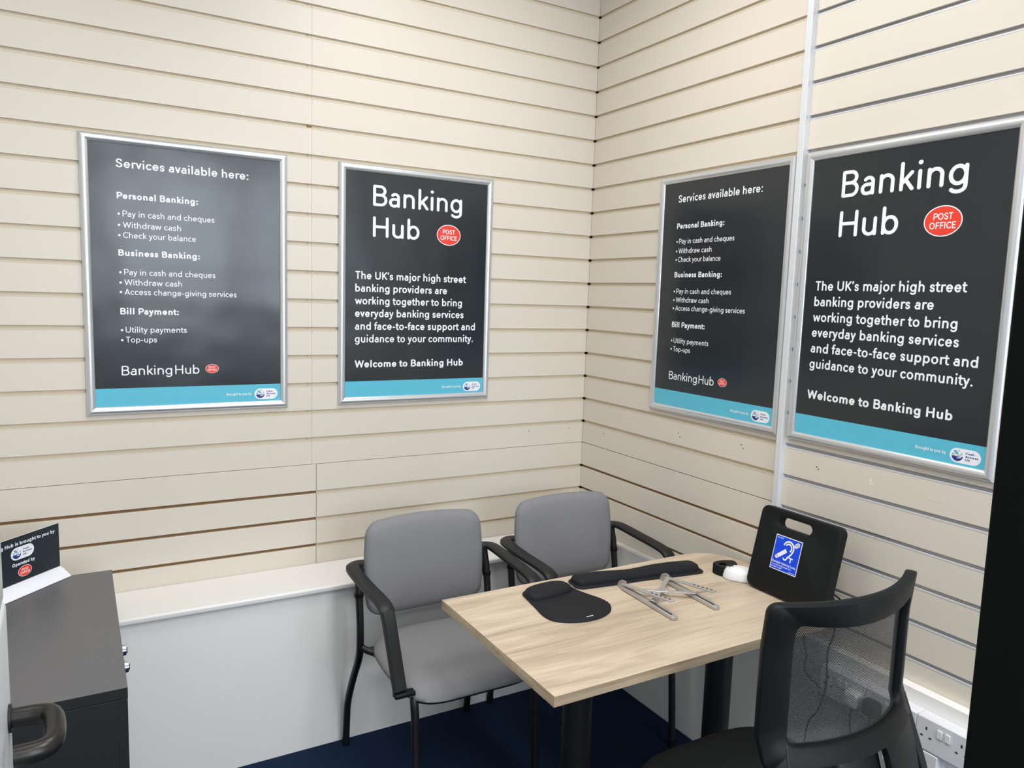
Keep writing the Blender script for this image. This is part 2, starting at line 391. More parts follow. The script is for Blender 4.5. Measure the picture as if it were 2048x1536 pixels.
def slat_panel(mb, h0, h1, z0, z1, grooves, xf, mi_face, mi_in, bead=True):
    """boards between grooves; local (h along wall, d depth into room, z)"""
    T = 0.018; G = 0.0112
    edges = sorted(g for g in grooves if z0 < g - G and g < z1)
    lo = z0
    for g in edges + [None]:
        hi = z1 if g is None else g - G
        # board with a small rounded nose on its upper edge
        prof = [(-T, lo), (0, lo), (0, hi - 0.0008), (-0.0008, hi), (-T, hi)]
        rings = [[(h, d, z) for d, z in prof] for h in (h0, h1)]
        mb.loft(rings, mi_face, xf=xf)
        if g is not None:
            if bead:      # insert lip clipped over the board edge
                mb.box((h0, -0.006, hi - 0.0028), (h1, 0.0008, hi + 0.0004), 7 if mi_in == AL else mi_in, xf)
            mb.box((h0, -T, hi), (h1, -0.0085, g), mi_in, xf)
            lo = g
FACE, IN, MD, AL, SM, HO = range(6)
WM = [CREAM, CREAMIN, MDF, ALUIN, SEAM, HOLE]
xb = lambda h, d, z: (h, -d, z)             # back wall: y = 0
xr = lambda h, d, z: (-d, h, z)             # right wall: x = 0
up_g = [S0 + 0.1 * k for k in range(1, 21)]; lo_g = [S0 - 0.1 * k for k in range(1, 9)]
mb = MB()
slat_panel(mb, -2.45, -1.2032, S0 + 0.0008, CEIL, up_g, xb, FACE, IN)
slat_panel(mb, -1.2026, 0.0, S0 + 0.0008, CEIL, up_g, xb, FACE, IN)
slat_panel(mb, -2.45, -1.1868, 0.0, S0 - 0.0012, lo_g, xb, FACE, MD, bead=False)
slat_panel(mb, -1.1850, 0.0, 0.0, S0 - 0.0012, lo_g, xb, FACE, IN)
mb.box((-2.45, -0.05, 0), (0.05, -0.0181, CEIL), SM, xb)
mb.box((-1.2165, -0.009, S0 + 1.1905), (-1.2035, -0.001, S0 + 1.2), MD, xb)     # chipped insert at the joint
for k in range(1, 20): mb.box((-1.2172, -0.0088, S0 + 0.1 * k - 0.0095), (-1.2164, -0.0075, S0 + 0.1 * k - 0.001), SM, xb)   # insert joints
for h, z in ((-0.278, 1.023), (-0.073, 1.023)): mb.cyl((0, 0), 0.0022, 0, 0.0004, 12, HO, xf=lambda a, b, c, h=h, z=z: (h + a, -c, z + b))
struct(mb.build('wall_back', WM, smooth=False))
mb = MB()
slat_panel(mb, -1.0765, -0.0014, S0 + 0.0008, CEIL, up_g, xr, FACE, IN)
slat_panel(mb, -1.0700, -0.0010, 0.0, S0 - 0.0022, lo_g, xr, FACE, MD, bead=False)
slat_panel(mb, -2.45, -1.1005, 0.0, CEIL, up_g + [S0] + lo_g, xr, FACE, AL)
mb.box((-2.45, -0.05, 0), (0.05, -0.0181, CEIL), SM, xr)
for h, z in ((-0.154, 1.022), (-0.613, 1.103), (-0.621, 1.089), (-0.919, 1.116), (-0.929, 1.105), (-1.229, 1.098), (-1.222, 1.104)):
    mb.cyl((0, 0), 0.0025, 0, 0.0004, 12, HO, xf=lambda a, b, c, h=h, z=z: (-c, h + a, z + b))
mb.box((-1.404, 0, 1.096), (-1.399, 0.0005, 1.109), 6, xr); mb.box((-1.412, 0, 1.092), (-1.403, 0.0005, 1.096), 6, xr)    # filler smear
mb.box((-1.613, 0, 1.0915), (-1.570, 0.0004, 1.0923), IN, xr)
struct(mb.build('wall_right', WM + [WHITE, STRIP], smooth=False))
mb = MB(); mb.box((-2.55, -2.45, 0), (-2.45, 0.03, CEIL)); struct(mb.build('wall_left', WALLW, smooth=False))
mb = MB(); mb.box((-0.004, -1.1005, 0.6), (0.018, -1.0775, CEIL), 0); mb.box((-0.018, -1.0995, 0.6), (-0.004, -1.0785, CEIL), 0)
struct(mb.build('trim_1', STRIP, smooth=False, bevel=0.001))
# boxing under the back wall with its white ledge, thin board under the right wall
mb = MB(); mb.box((-2.45, -0.228, 0), (-0.0005, -0.0005, 0.560)); o = struct(mb.build('trim_2', BOXG, smooth=False))
mb = MB(); mb.box((-2.45, -0.242, 0.5602), (-0.0315, -0.0005, 0.5822)); l_ = mb.build('ledge_board', WHITE, o, smooth=True, bevel=0.007, seg=4); l_['label'] = 'white painted ledge with rounded nosing'
mb = MB(); mb.box((-0.031, -2.45, 0), (-0.0005, -0.2285, 0.588)); mb.box((-0.031, -0.2285, 0.583), (-0.0005, -0.0005, 0.588))
struct(mb.build('baseboard_right', [BOXG], smooth=True, bevel=0.003))
mb = MB(); mb.box((-1.074, -2.34, 0), (-0.99, -2.27, CEIL)); struct(mb.build('trim_3', BLKPOST, smooth=True, bevel=0.004))

# open door on the left, seen along its leading edge
t = struct(bpy.data.objects.new('door_1', None)); C.objects.link(t); t.location = (-2.056, -1.49, 0)
mb = MB(); mb.box((-0.022, -0.80, 0.01), (0.0245, 0.0, 1.152)); mb.build('door_leaf', DOORW, t, bevel=0.009, seg=4)
mb = MB(); mb.box((-0.020, -0.80, 1.1535), (0.0215, 0.0, 2.1)); mb.build('glazed_panel', DOORG, t, bevel=0.003)
lv = MB(); lv.tube(smooth_path([(0.0245, -0.047, 1.0), (0.040, -0.048, 1.0), (0.058, -0.050, 1.0), (0.0715, -0.056, 1.0), (0.0775, -0.072, 1.0), (0.0795, -0.10, 1.0), (0.078, -0.128, 1.0), (0.071, -0.143, 1.0), (0.056, -0.1485, 1.0), (0.036, -0.149, 1.0)], 6), 0.0132, 20)
lv.build('lever_handle', LEVER, t)
mb = MB(); mb.cyl((0, 0), 0.019, 0, 0.004, 32, xf=lambda a, b, c: (0.0245 + c, -0.047 + a, 1.0 + b)); mb.build('handle_rose', LEVER, t, bevel=0.001)

# ------------------------------------------------------------------ framed posters
PW, PH = 0.6236, 0.8718
def badge(parent, cx, cz, rx, rz, d):
    b = MB(); disc(b, cx, cz, rx, rz, d, 0); disc(b, cx, cz, rx * 0.945, rz * 0.93, d + 0.0002, 1)
    put_text(b, 'POST', cx - rx * 0.50, cz + rz * 0.08, rx * 1.0, rz * 0.44, 0.15, 0, d=d + 0.0004)
    put_text(b, 'OFFICE', cx - rx * 0.68, cz - rz * 0.50, rx * 1.36, rz * 0.44, 0.15, 0, d=d + 0.0004)
    o = b.build('post_office_badge', [TXT, RED], parent, smooth=False); o['label'] = 'red oval badge with white rim and letters'; return o
def pill(parent, x0, x1, z0, z1, d):
    b = MB(); capsule(b, x0, x1, z0, z1, d, 0)
    h = z1 - z0; cx = x0 + h * 0.52; cz = (z0 + z1) / 2; r = h * 0.39
    # emblem: a dark blue cupped hand below, pale shapes above
    vs = []
    for k in range(21): a = R(190 + 160 * k / 20); vs.append((cx + r * math.cos(a), -d - .0002, cz + r * math.sin(a)))
    for q in ((0.86, -0.06), (0.55, -0.42), (0.15, -0.52), (-0.1, -0.36), (0.5, -0.28), (0.52, -0.16), (-0.1, -0.16), (-0.55, -0.10)): vs.append((cx + q[0] * r, -d - .0002, cz + q[1] * r))
    b.add(vs, [tuple(range(len(vs)))], 1)
    b.add([(cx + a * r, -d - .0002, cz + c * r) for a, c in ((-0.75, 0.75), (-0.25, 0.92), (0.28, 0.30), (-0.22, 0.12))], [(0, 1, 2, 3)], 2)
    b.add([(cx + a * r, -d - .0002, cz + c * r) for a, c in ((-0.95, 0.22), (-0.62, 0.40), (-0.52, 0.08), (-0.82, 0.02))], [(0, 1, 2, 3)], 2)
    b.add([(cx + a * r, -d - .0002, cz + c * r) for a, c in ((0.62, 0.62), (0.86, 0.42), (0.90, 0.10), (0.66, 0.28))], [(0, 1, 2, 3)], 2)
    b.add([(cx + a * r, -d - .0002, cz + c * r) for a, c in ((0.05, 0.98), (0.40, 0.90), (0.36, 0.74), (0.12, 0.80))], [(0, 1, 2, 3)], 2)
    for q in (0.08, 0.32, 0.54): disc(b, cx + q * r, cz + (0.03 + (q - 0.3) * 0.2) * r, r * 0.075, r * 0.075, d + .0002, 1, 10)
    tx = x0 + h * 1.06
    for i, (s_, wd) in enumerate((('Cash', 0.57), ('Access', 0.83), ('UK', 0.33))):
        put_text(b, s_, tx, z1 - h * (0.34 + 0.22 * i), h * wd, h * 0.145, 0.19, 1, d=d + 0.0002)
    o = b.build('cash_access_logo', [TXT, NAVY, LTEAL], parent, smooth=False); o['label'] = 'white capsule logo with blue emblem'; return o
def frame_rails(t):
    wd = 0.0262; prof = [(0, 0.0), (0, 0.004), (0.0015, 0.0078), (0.005, 0.0108), (0.010, 0.0125), (0.015, 0.0123), (0.020, 0.0105), (0.0245, 0.0072), (wd, 0.0052), (wd, 0.0030), (0.016, 0.0)]
    def rail(p0, ax, inn, L):
        rings = []
        for end in (0, 1):
            ring = []
            for a, h in prof:
                s_ = a if end == 0 else L - a
                ring.append((p0[0] + ax[0] * s_ + inn[0] * a, -h, p0[1] + ax[1] * s_ + inn[1] * a))
            rings.append(ring)
        m = MB(); m.loft(rings); m.build('frame_rail', SNAP, t, angle=50)
    rail((0, 0), (1, 0), (0, 1), PW); rail((0, PH), (1, 0), (0, -1), PW)
    rail((0, 0), (0, 1), (1, 0), PH); rail((PW, 0), (0, 1), (-1, 0), PH)
def sheet(t):
    b = MB(); nx, nz = 24, 34; x0, x1, z0, z1 = 0.016, PW - 0.016, 0.016, PH - 0.016
    b.box((x0, -0.0036, z0), (x1, -0.0006, z1))
    s_ = b.build('poster_sheet', SHEET, t, smooth=False)
    b = MB(); b.add([(x0, -0.0039, z0), (x1, -0.0039, z0), (x1, -0.0039, 0.0845), (x0, -0.0039, 0.0845)], [(0, 1, 2, 3)])
    o = b.build('teal_band', TEAL, s_, smooth=False); o['label'] = 'turquoise band along the foot of the poster'
    b = MB(); put_text(b, 'Brought to you by', 0.4175, 0.0485, 0.082, 0.0088, 0.16, d=0.0042); b.build('small_print', TXT, s_, smooth=False)
    pill(s_, 0.5095, 0.5875, 0.0320, 0.0695, 0.0042)
    return s_
ZB = 1.1735    # bottom of the posters
def services_poster(label, loc, rz, group):
    t = thing('framed_poster', label, 'poster', loc, rz, group); frame_rails(t); s_ = sheet(t)
    d = 0.0042; b = MB()
    z = lambda v: v - ZB
    put_text(b, 'Services available here:', 0.1010, z(1.948), 0.3940, 0.0268, 0.145, d=d)
    put_text(b, 'Personal Banking:', 0.1008, z(1.853), 0.2354, 0.0206, 0.185, d=d)
    for s1, zz, wd in (('Pay in cash and cheques', 1.799, 0.2705), ('Withdraw cash', 1.7645, 0.1678), ('Check your balance', 1.733, 0.2124),
                       ('Pay in cash and cheques', 1.618, 0.2711), ('Withdraw cash', 1.586, 0.1680), ('Access change-giving services', 1.556, 0.3376),
                       ('Utility payments', 1.436, 0.1797), ('Top-ups', 1.4045, 0.0896)):
        put_text(b, s1, 0.1157, z(zz), wd, 0.0187, 0.12, d=d); disc(b, 0.1052, z(zz) + 0.0078, 0.0036, 0.0036, d, 0, 16)
    put_text(b, 'Business Banking:', 0.1010, z(1.6773), 0.2385, 0.0200, 0.185, d=d)
    put_text(b, 'Bill Payment:', 0.1018, z(1.4937), 0.1707, 0.0206, 0.185, d=d)
    put_text(b, 'Banking', 0.1010, z(1.2994), 0.1480, 0.0305, 0.115, d=d); put_text(b, 'Hub', 0.2580, z(1.2994), 0.0742, 0.0305, 0.115, d=d)
    b.build('white_lettering', TXT, s_, smooth=False)
    badge(s_, 0.3725, z(1.3158), 0.0212, 0.0150, d)
    return t
def hub_poster(label, loc, rz, group):
    t = thing('framed_poster', label, 'poster', loc, rz, group); frame_rails(t); s_ = sheet(t)
    d = 0.0042; b = MB(); z = lambda v: v - ZB
    put_text(b, 'Banking', 0.1275, z(1.9015), 0.3600, 0.0750, 0.128, d=d)
    put_text(b, 'Hub', 0.1280, z(1.789), 0.1838, 0.0746, 0.128, d=d)
    for s1, zz, wd in (("The UK's major high street", 1.6345, 0.4498), ('banking providers are', 1.5883, 0.3685), ('working together to bring', 1.5423, 0.4341),
                       ('everyday banking services', 1.4962, 0.4422), ('and face-to-face support and', 1.449, 0.4942), ('guidance to your community.', 1.402, 0.4864)):
        put_text(b, s1, 0.0628, z(zz), wd, 0.0288, 0.152, d=d)
    put_text(b, 'Welcome to Banking Hub', 0.0632, z(1.309), 0.4440, 0.0272, 0.178, d=d)
    b.build('white_lettering', TXT, s_, smooth=False)
    badge(s_, 0.4337, z(1.8152), 0.0505, 0.0395, d)
    return t
pa = services_poster('charcoal services poster in silver frame, leftmost on the back wall', (-1.9125, -0.0014, ZB), 0, 'services posters')
pb = hub_poster('charcoal Banking Hub welcome poster in silver frame, on the back wall', (-1.1082, -0.0014, ZB), 0, 'welcome posters')
pc = copy_tree(pa); pc.location = (-0.0014, -0.4475, ZB); pc.rotation_euler.z = R(-90); pc['label'] = 'charcoal services poster in silver frame, right wall left of the metal strip'
pd = copy_tree(pb); pd.location = (-0.0014, -1.1095, ZB); pd.rotation_euler.z = R(-90); pd['label'] = 'charcoal Banking Hub welcome poster in silver frame, right wall beside the black door post'

# ------------------------------------------------------------------ desk
TX0, TX1, TYN, TYF, TZ = -1.060, -0.006, -1.419, -0.836, 0.73
desk = thing('desk', 'light oak topped desk on black column legs with a rounded end against the right wall', 'desk', (-0.53, -1.128, 0))
out = [(TX0, TYN)]
e_near = [(-0.165, -1.419), (-0.105, -1.412), (-0.060, -1.388), (-0.032, -1.345), (-0.018, -1.285), (-0.010, -1.20)]
ymid = (TYN + TYF) / 2
e_far = [(x, 2 * ymid - y) for x, y in reversed(e_near)]
out += e_near + [(-0.008, ymid)] + e_far + [(TX0, TYF)]
loc = [(x + 0.53, y + 1.128) for x, y in out]
mb = MB(); n = len(loc)
mb.pad(loc, [(0, TZ - 0.0255), (0, TZ - 0.0008), (0.0008, TZ)], 0)
tt = mb.build('tabletop', [OAK, OAKE], desk, angle=30)
for p in tt.data.polygons:
    if abs(p.normal.z) < 0.5: p.material_index = 1
for lx in (-0.255, 0.272):
    mb = MB(); mb.cyl((lx, 0), 0.040, 0.012, TZ - 0.034, 40)
    lg = mb.build('leg', BLK, desk)
    mb = MB(); mb.cyl((lx, 0), 0.12, 0.0, 0.012, 40); mb.build('foot_plate', BLK, lg)
    mb = MB(); mb.box((lx - 0.06, -0.16, TZ - 0.034), (lx + 0.06, 0.16, TZ - 0.0257)); mb.build('mounting_plate', BLK, lg, smooth=False)

# ------------------------------------------------------------------ guest chairs (built facing -Y, origin between the rear feet)
def bend_back(x, y):        # backrest plane point (x across, y up from 0) -> local xyz
    pass
def make_guest(label, loc):
    t = thing('guest_chair', label, 'chair', loc, 0, 'grey visitor chairs')
    # seat
    so = superell(0.46, 0.450, 4.2, 80); so = [(x * (1.0 - 0.05 * (y > 0) * (y / 0.24)), y) for x, y in so]
    def sx_(x, y, z):
        yy = y - 0.352
        drop = 0.018 * max(0, (-y - 0.10) / 0.14) ** 2 + 0.012 * (x / 0.23) ** 2 * (y > -0.3) - 0.006 * max(0, y / 0.24) ** 2
        return (x, yy, z - drop * (1 if z > 0.43 else 0.6))
    mb = MB(); mb.pad(so, [(0.016, 0.424), (0.004, 0.429), (0.0, 0.438), (0.003, 0.448), (0.012, 0.456), (0.028, 0.464), (0.06, 0.468), (0.12, 0.468), (0.18, 0.467), (0.225, 0.466)], 0, sx_)
    mb.build('seat', GREYF, t, angle=80)
    mb = MB(); mb.pad(so, [(0.045, 0.408), (0.018, 0.413), (0.012, 0.4245)], 0, sx_); mb.build('seat_shell', SHELL, t, angle=60)
    # backrest: outline in (x, v), curved and leaning
    bo = []
    for x, v in dense(rrect(0.424, 0.312, 0.042, 8), 120):
        f = v / 0.156; g = x / 0.212
        x2 = x * (1.0 + 0.035 * (1 - f * f) - 0.020 * max(0, f) ** 2 - 0.035 * max(0, -f) ** 3)
        v2 = v + (0.012 * (1 - g * g) if f > 0.5 else (-0.004 * (1 - g * g) if f < -0.5 else 0))
        bo.append((x2, v2))
    def bx_(x, v, z):       # z = thickness towards the sitter (-Y)
        zz = 0.672 + v; yb = -0.100 + 0.16 * (v + 0.15) * 0.55 - 0.020 * (x / 0.22) ** 2
        return (x, yb - z, zz)
    mb = MB(); mb.pad(bo, [(0.014, 0.0), (0.004, 0.004), (0.0, 0.014), (0.003, 0.026), (0.012, 0.036), (0.030, 0.043), (0.07, 0.047), (0.12, 0.049), (0.148, 0.0495)], 0, bx_)
    mb.build('backrest', GREYF, t, angle=80)
    mb = MB(); mb.pad(bo, [(0.05, -0.010), (0.012, -0.006), (0.008, 0.003)], 0, bx_); mb.build('back_shell', SHELL, t, angle=60)
    for s_ in (-1, 1):
        X = 0.238 * s_
        # rear leg runs up to carry the backrest
        pth = smooth_path([(X, 0.0, 0.012), (X, -0.008, 0.10), (X, -0.022, 0.175), (X, -0.075, 0.28), (X, -0.128, 0.37), (X, -0.143, 0.42), (X, -0.143, 0.50), (X, -0.128, 0.60), (X * 0.99, -0.116, 0.65), (X * 0.98, -0.112, 0.678)], 6)
        mb = MB(); mb.tube(pth, 0.0122, 16, upv=(0, 1, 0)); lg = mb.build('leg', BLK, t)
        mb = MB(); mb.cyl((X, 0), 0.0128, 0.0, 0.03, 20); mb.build('foot_cap', BLKPL, lg)
        mb = MB(); mb.cyl((X, -0.129), 0.0150, 0.590, 0.602, 20); mb.build('collar', BLKPL, lg)
        mb = MB(); mb.sweep(smooth_path([(X * 0.99, -0.127, 0.60), (X * 0.985, -0.122, 0.63), (X * 0.975, -0.115, 0.66), (X * 0.968, -0.112, 0.682)], 4), [(-0.012, -0.010), (0.012, -0.010), (0.012, 0.010), (-0.012, 0.010)], (0, 1, 0)); mb.build('backrest_bracket', BLKPL, lg)
        F = 0.203 * s_
        pth = smooth_path([(F * 0.93, -0.49, 0.425), (F, -0.52, 0.418), (F * 1.0, -0.53, 0.37), (F, -0.535, 0.30), (F, -0.548, 0.15), (F, -0.558, 0.012)], 6)
        mb = MB(); mb.tube(pth, 0.0122, 16, upv=(0, 1, 0)); lg = mb.build('leg', BLK, t)
        mb = MB(); mb.cyl((F, -0.559), 0.0128, 0.0, 0.03, 20); mb.build('foot_cap', BLKPL, lg)
        # side rail under the seat joining both legs
        mb = MB(); mb.tube(smooth_path([(X, -0.140, 0.425), (X * 0.93, -0.16, 0.415), (F * 0.93, -0.22, 0.405), (F * 0.93, -0.50, 0.405)], 5), 0.011, 14); mb.build('side_rail', BLK, t)
        # armrest: flat strap from behind the backrest, forwards, then down to the front leg
        A = 0.258 * s_
        ap = smooth_path([(0.190 * s_, -0.112, 0.690), (0.216 * s_, -0.100, 0.692), (0.240 * s_, -0.103, 0.692), (A - 0.001 * s_, -0.122, 0.692), (A + 0.004 * s_, -0.16, 0.690), (A + 0.004 * s_, -0.26, 0.684), (A, -0.37, 0.679), (A - 0.002 * s_, -0.422, 0.670), (A - 0.003 * s_, -0.444, 0.645), (A - 0.006 * s_, -0.472, 0.58), (A - 0.012 * s_, -0.520, 0.455)], 7)
        rings = []; P = [Vector(p) for p in ap]
        for i, p in enumerate(P):
            tg = (P[min(i + 1, len(P) - 1)] - P[max(i - 1, 0)]).normalized(); f = i / (len(P) - 1)
            wv = Vector((tg.y, -tg.x, 0)).normalized(); nn = wv.cross(tg).normalized()
            hw = 0.0225 if 0.3 < f < 0.75 else (0.017 + 0.0055 * f / 0.3 if f <= 0.3 else 0.0205); th = 0.0075
            rings.append([tuple(p + wv * a + nn * b) for a, b in ((-hw, -th), (-hw, th * 0.4), (-hw * 0.75, th), (hw * 0.75, th), (hw, th * 0.4), (hw, -th))])
        mb = MB(); mb.loft(rings); ar = mb.build('armrest', ARMPL, t, angle=40)
        mb = MB(); mb.box((min(F, A + 0.008 * s_), -0.536, 0.438), (max(F, A + 0.008 * s_), -0.508, 0.452)); mb.build('arm_bracket', BLKPL, ar, bevel=0.004)
    mb = MB(); mb.tube([(-0.20, -0.50, 0.402), (0.20, -0.50, 0.402)], 0.010, 12); mb.build('cross_rail', BLK, t)
    mb = MB(); mb.tube([(-0.222, -0.16, 0.413), (0.222, -0.16, 0.413)], 0.010, 12); mb.build('cross_rail', BLK, t)
    return t
g1 = make_guest('grey upholstered armchair standing clear of the desk, seat fully visible', (-0.914, -0.262, 0))
g2 = copy_tree(g1); g2.location = (-0.328, -0.246, 0); g2['label'] = 'grey upholstered armchair tucked behind the desk near the room corner'

# ------------------------------------------------------------------ office chair with a mesh back (faces +Y)
oc = thing('office_chair', 'black mesh backed office chair in the foreground, turned towards the desk', 'chair', (-0.523, -1.50, 0))
def bk(x, z, d=0.0):       # back surface: x across, z up, d towards the viewer (-Y)
    y = -0.208 - 0.068 * (1 - min(1.2, abs(x) / 0.236) ** 2)
    if z < 0.72: y -= 0.42 * (0.72 - z) - 0.25 * (0.72 - z) ** 2
    if z > 0.90: y -= 0.10 * (z - 0.90)
    nx = 0.50 * x / 0.236
    nl = math.hypot(1, nx)
    return (x + d * nx / nl * 1.0, y - d / nl, z)
def ring_plate(outer, inner, th, surf, steps=((0, 0), (0.08, 0.7), (0.25, 1), (0.75, 1), (0.92, 0.7), (1, 0), (0.92, -0.7), (0.75, -1), (0.25, -1), (0.08, -0.7))):
    mb = MB(); rings = []
    for t_, h in steps:
        rings.append([surf(o_[0] + (i_[0] - o_[0]) * t_, o_[1] + (i_[1] - o_[1]) * t_, th * h) for o_, i_ in zip(outer, inner)])
    mb.loft(rings, closed=True)
    return mb
def radial_match(outer, inner, c, n=200):
    """same-angle points on both outlines so they bridge cleanly"""
    def hitp(poly, a):
        dx, dy = math.cos(a), math.sin(a); best = None
        for (x0, y0), (x1, y1) in zip(poly, poly[1:] + poly[:1]):
            x0 -= c[0]; x1 -= c[0]; y0 -= c[1]; y1 -= c[1]
            den = dx * (y1 - y0) - dy * (x1 - x0)
            if abs(den) < 1e-12: continue
            t_ = (x0 * (y1 - y0) - y0 * (x1 - x0)) / den; u_ = (x0 * dy - y0 * dx) / den
            if t_ > 0 and -1e-9 <= u_ <= 1 + 1e-9: best = t_ if best is None else max(best, t_)
        return (c[0] + dx * best, c[1] + dy * best)
    A = [2 * PI * k / n for k in range(n)]
    for poly in (outer,):
        pass
    return [hitp(outer, a) for a in A], [hitp(inner, a) for a in A]
o_ = rrect(0.472, 0.340, 0.020, 8, 0, 0.830); o_ = [(x, z) if z > 0.83 else (math.copysign(0.236, x) if abs(x) > 0.21 else x, max(z, 0.660)) for x, z in o_]; i_ = rrect(0.362, 0.258, 0.016, 8, 0, 0.828)
i_ = [(x, z - (0.016 * (1 - (x / 0.181) ** 2) if z > 0.9 else 0)) for x, z in dense(i_, 120)]
i_ = [(x, z) for x, z in i_]
O, I = radial_match(o_, i_, (0, 0.8275), 240)
FLAT = ((0, 0), (0.01, 0.75), (0.06, 1), (0.92, 1), (0.985, 0.75), (1, 0), (0.985, -0.75), (0.92, -1), (0.06, -1), (0.01, -0.75))
ring_plate(O, I, 0.0125, bk, FLAT).build('back_frame', BLKPL, oc, angle=50)
# woven net stretched in the frame
mb = MB(); nx, nz = 36, 24; vs = []
for j in range(nz + 1):
    for i in range(nx + 1): vs.append(bk(-0.188 + 0.376 * i / nx, 0.692 + 0.270 * j / nz, -0.004))
mb.add(vs, [(j * (nx + 1) + i, j * (nx + 1) + i + 1, (j + 1) * (nx + 1) + i + 1, (j + 1) * (nx + 1) + i) for j in range(nz) for i in range(nx)])
net = mb.build('mesh_back', NET, oc, angle=180); net['label'] = 'see-through black net'
uvl = net.data.uv_layers.new(name='UVMap')
for lp in net.data.loops:
    k = lp.vertex_index; i = k % (nx + 1); j = k // (nx + 1); uvl.data[lp.index].uv = (0.376 * i / nx, 0.270 * j / nz)
mb = MB(); mb.pad(rrect(0.016, 0.016, 0.006, 5), [(0, 0), (0.001, 0.0015)], 0, lambda a, b, c: bk(0.075 + a, 0.982 + b, 0.0108 + c)); mb.build('maker_plate', SHELL, oc)
# lower bracket with an opening, lumbar pad in front of it, side struts
lo_ = [(-0.2355, 0.690), (0.2355, 0.690), (0.229, 0.61), (0.200, 0.52), (0.176, 0.455), (0.12, 0.43), (-0.12, 0.43), (-0.176, 0.455), (-0.200, 0.52), (-0.229, 0.61)]
li_ = rrect(0.225, 0.165, 0.022, 8, -0.050, 0.580)
O, I = radial_match(dense(lo_, 200), li_, (-0.04, 0.58), 240)
ring_plate(O, I, 0.0105, lambda x, z, d: bk(x, z, d), FLAT).build('lower_bracket', BLKPL, oc, angle=50)
mb = MB(); mb.pad(rrect(0.150, 0.150, 0.03, 6), [(0, 0), (0, 0.012), (0.006, 0.018)], 0, lambda a, b, c: bk(a + 0.01, 0.578 + b, -0.045 + c)); mb.build('lumbar_pad', SHELL, oc, angle=60)
for s_ in (-1, 1):
    q = 1.0 if s_ > 0 else 0.80
    pts = [bk(0.232 * q * s_, 0.70, -0.006), bk(0.246 * q * s_, 0.62, -0.004), bk(0.262 * q * s_, 0.53, 0.0), bk(0.272 * q * s_, 0.45, 0.0)]
    mb = MB(); mb.sweep(smooth_path(pts, 6), [(-0.011, -0.016), (0.011, -0.016), (0.011, 0.016), (-0.011, 0.016)], (0, 1, 0)); mb.build('side_strut', BLK, oc, bevel=0.003)
so = superell(0.49, 0.47, 3.6, 80)
mb = MB(); mb.pad(so, [(0.02, 0.375), (0.004, 0.384), (0, 0.40), (0.003, 0.416), (0.014, 0.429), (0.035, 0.437), (0.08, 0.441), (0.15, 0.441), (0.23, 0.440)], 0, lambda x, y, z: (x - 0.005, y - 0.022, z - 0.02 * max(0, (y - 0.1) / 0.13) ** 2))
mb.build('seat', BLKFAB, oc, angle=80)
mb = MB(); mb.box((-0.09, -0.16, 0.335), (0.09, 0.12, 0.376)); mb.build('tilt_mechanism', BLK, oc, bevel=0.008)
mb = MB(); mb.sweep(smooth_path([(0, -0.12, 0.355), (0, -0.26, 0.36), (0, -0.355, 0.40), (0, -0.372, 0.46)], 6), [(-0.05, -0.008), (0.05, -0.008), (0.05, 0.008), (-0.05, 0.008)], (1, 0, 0)); mb.build('spine_bar', BLK, oc)
mb = MB(); mb.cyl((0, 0), 0.026, 0.10, 0.22, 24); mb.cyl((0, 0), 0.014, 0.22, 0.336, 20); mb.build('gas_column', BLK, oc)
for k in range(5):
    a = R(18 + 72 * k); ca, sa = math.cos(a), math.sin(a)
    mb = MB(); mb.loft([[(ca * r_ - sa * q * w_, sa * r_ + ca * q * w_, z + e * h) for q, e in ((-1, -1), (1, -1), (0.8, 1), (-0.8, 1))] for r_, w_, z, h in ((0.02, 0.026, 0.105, 0.018), (0.18, 0.020, 0.088, 0.014), (0.30, 0.014, 0.072, 0.011))])
    mb.build('base_leg', BLKPL, oc, bevel=0.003)
    mb = MB()
    for off in (-0.014, 0.014):
        cx_, cy_ = ca * 0.29 - sa * off, sa * 0.29 + ca * off
        mb.cyl((0, 0), 0.0285, -0.008, 0.008, 24, xf=lambda x, y, z, cx_=cx_, cy_=cy_, ca=ca, sa=sa: (cx_ - sa * z + ca * x, cy_ + ca * z + sa * x, 0.0285 + y))
    mb.cyl((ca * 0.29, sa * 0.29), 0.006, 0.02, 0.075, 12)
    mb.build('castor', BLKPL, oc)

# ------------------------------------------------------------------ things on the desk
ZT = TZ + 0.0003
# mouse mat with wrist cushion
o = thing('mouse_mat', 'black mouse mat with padded wrist cushion near the left end of the desk', 'mouse mat', (-0.755, -1.0, ZT))
pad_o = [(-0.836, -0.905), (-0.843, -0.94), (-0.853, -1.005), (-0.861, -1.055), (-0.857, -1.088), (-0.841, -1.111), (-0.81, -1.129), (-0.773, -1.139), (-0.725, -1.137), (-0.683, -1.119), (-0.660, -1.096), (-0.646, -1.066), (-0.648, -1.03), (-0.662, -0.988), (-0.672, -0.954), (-0.676, -0.917), (-0.690, -0.886), (-0.725, -0.872), (-0.775, -0.874), (-0.812, -0.884)]
pp = [(p[0] + 0.755, p[1] + 1.0) for p in smooth_path([(a, b, 0) for a, b in pad_o], 5, True)]
mb = MB(); mb.pad(pp, [(0.0015, 0), (0, 0.001), (0, 0.0032), (0.001, 0.0042), (0.03, 0.0042)]); mb.build('mat_base', NEOP, o, angle=50)
cu = [(-0.838, -0.918), (-0.838, -0.948), (-0.820, -0.964), (-0.770, -0.966), (-0.715, -0.958), (-0.690, -0.946), (-0.682, -0.922), (-0.692, -0.893), (-0.725, -0.879), (-0.775, -0.881), (-0.815, -0.892)]
cp = [(p[0] + 0.755, p[1] + 1.0) for p in smooth_path([(a, b, 0) for a, b in cu], 6, True)]
